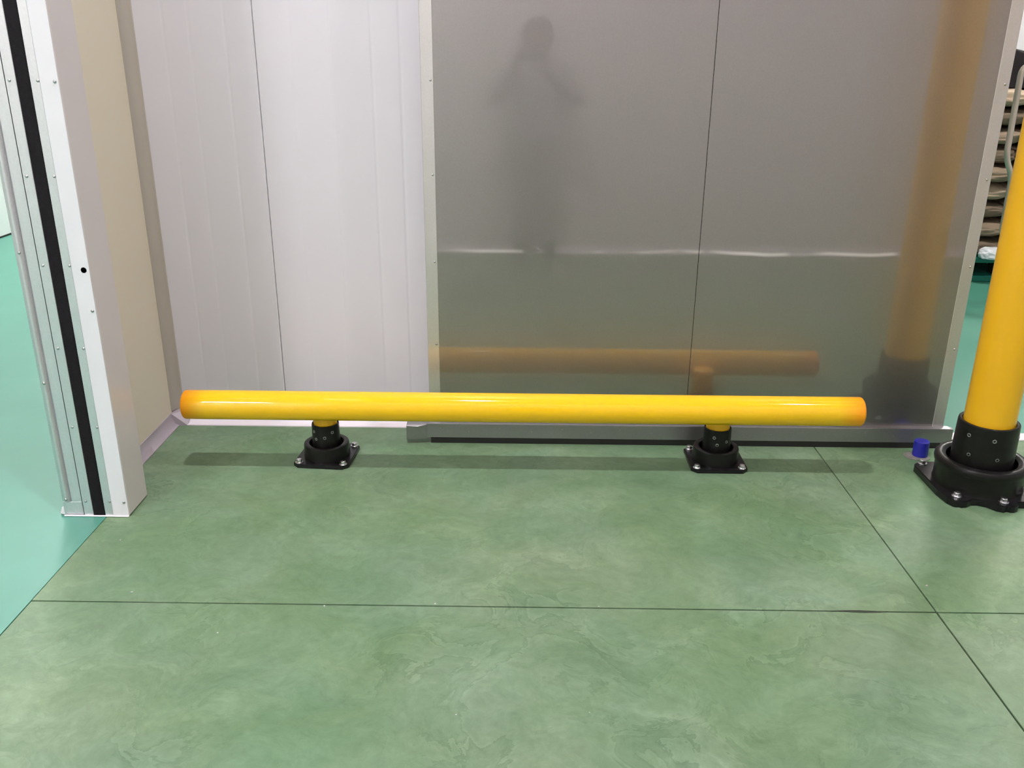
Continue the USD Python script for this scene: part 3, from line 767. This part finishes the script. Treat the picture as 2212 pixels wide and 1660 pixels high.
head = m3.Manifold.sphere(1.0, 40).scale((0.076, 0.094, 0.112)).translate((PHX, -0.220, 1.515))
jaw = m3.Manifold.batch_hull([sph((PHX, -0.165, 1.435), .030), sph((PHX - .045, -0.215, 1.465), .030), sph((PHX + .045, -0.215, 1.465), .030), sph((PHX, -0.195, 1.50), .066)])
nose = m3.Manifold.batch_hull([sph((PHX, -0.127, 1.525), .008), sph((PHX, -0.111, 1.487), .011), sph((PHX - .012, -0.127, 1.483), .008), sph((PHX + .012, -0.127, 1.483), .008)])
ears = [m3.Manifold.sphere(1.0, 18).scale((0.012, 0.020, 0.032)).translate((PHX + s * 0.077, -0.227, 1.505)) for s in (-1, 1)]
lips = [m3.Manifold.sphere(1.0, 14).scale((0.024, 0.008, 0.005)).translate((PHX, -0.132, z)) for z in (1.459, 1.451)]
eyes_cut = [sph((PHX + s * 0.032, -0.127, 1.520), .014, 14) for s in (-1, 1)]
skull = union([head, jaw, nose] + ears + lips)
for e in eyes_cut:
    skull = skull - e
skull = union([skull] + [sph((PHX + s * 0.032, -0.144, 1.520), .012, 14) for s in (-1, 1)])
limbs = [bone('neck', 'skull0'), bone('pel', 'hipL', 'hipR'), bone('pel', 'waist'), bone('waist', 'chest', 'chestL', 'chestR'), bone('chestL', 'chestR', 'shL', 'shR'), bone('chest', 'neck')]
for s in 'LR':
    limbs += [bone('hip' + s, 'kne' + s), bone('kne' + s, 'ank' + s), bone('sh' + s, 'el' + s), bone('el' + s, 'wr' + s)]
    sx = PHX + (-.10 if s == 'L' else .10)
    limbs.append(m3.Manifold.batch_hull([sph((sx, -0.235, .045), .034), sph((sx, -0.095, .032), .028), sph((sx, -0.045, .026), .022)]))
body = smoothed(union(limbs + [skull]), 0.012, 6)
hand_m = smoothed(union(hands), 0.004, 4)
pe = thing('person', (PHX, -0.215, 0), 'dark-haired person in grey clothes holding a phone, dimly reflected in the steel door', 'person')
obj('body', [body, hand_m], M['skin'], pe, smooth=True)
jacket = [bone('waist', 'chest', 'chestL', 'chestR', grow=.016), bone('chestL', 'chestR', 'shL', 'shR', grow=.014), bone('pel', 'hipL', 'hipR', 'waist', grow=.014), m3.Manifold.batch_hull([sph((PHX, -0.210, 1.355), .064), sph((PHX, -0.215, 1.30), .09)])]
for s in 'LR':
    wpt = J['el' + s][0] * 0.12 + J['wr' + s][0] * 0.88
    jacket += [bone('sh' + s, 'el' + s, grow=.013), m3.Manifold.batch_hull([sph(J['el' + s][0], .055), sph(wpt, .036)])]
jk = union(jacket)
jk = jk - m3.Manifold.cube((1, 1, .3), True).translate((PHX, -0.215, 0.70))
obj('jacket', smoothed(jk, 0.014, 8), M['shirt'], pe, smooth=True)
tr_ = [bone('pel', 'hipL', 'hipR', grow=.010)]
for s in 'LR':
    a = J['ank' + s][0] + [0, 0, .01]
    tr_ += [bone('hip' + s, 'kne' + s, grow=.012), m3.Manifold.batch_hull([sph(J['kne' + s][0], .070), sph(a, .060)])]
trs = union(tr_)
trs = trs - m3.Manifold.cube((1, 1, .1), True).translate((PHX, -0.215, 0.010)) - m3.Manifold.cube((1, 1, .4), True).translate((PHX, -0.215, 1.16))
obj('trousers', smoothed(trs, 0.016, 8), M['trouser'], pe, smooth=True)
for s in (-1, 1):
    sx = PHX + s * .10
    sh = m3.Manifold.batch_hull([sph((sx, -0.250, .048), .044), sph((sx, -0.125, .040), .042), sph((sx, -0.035, .030), .034), sph((sx, -0.215, .088), .048)])
    sh = sh - m3.Manifold.cube((1, 1, .2), True).translate((sx, -0.195, -0.0985)) - m3.Manifold.cube((1, 1, .2), True).translate((sx, -0.195, 0.208))
    obj('shoe', smoothed(sh, 0.010, 3), M['shoe'], pe, smooth=40)
hr = m3.Manifold.sphere(1.0, 40).scale((0.112, 0.116, 0.122)).translate((PHX, -0.233, 1.522))
hr = hr - m3.Manifold.cube((.4, .3, .3), True).translate((PHX, -0.037, 1.435)) - m3.Manifold.cube((.4, .4, .3), True).translate((PHX, -0.225, 1.315))
obj('hair', smoothed(hr, 0.010, 6), M['hair'], pe, smooth=True)

phn = thing('phone', tuple(ph(0.056, -0.02, -0.012)), 'black phone held level in both hands, facing the steel door', 'phone')
pb = bx(-0.071, 0.071, -0.035, 0.035, -0.0038, 0.0038, 0.003)
mt = np.eye(4)
mt[:3, 0], mt[:3, 1], mt[:3, 2], mt[:3, 3] = _r, _u, _f, ph(0.056, -0.02, -0.013)
pb.apply_transform(mt)
obj('case', pb, M['phone'], phn, smooth=False)
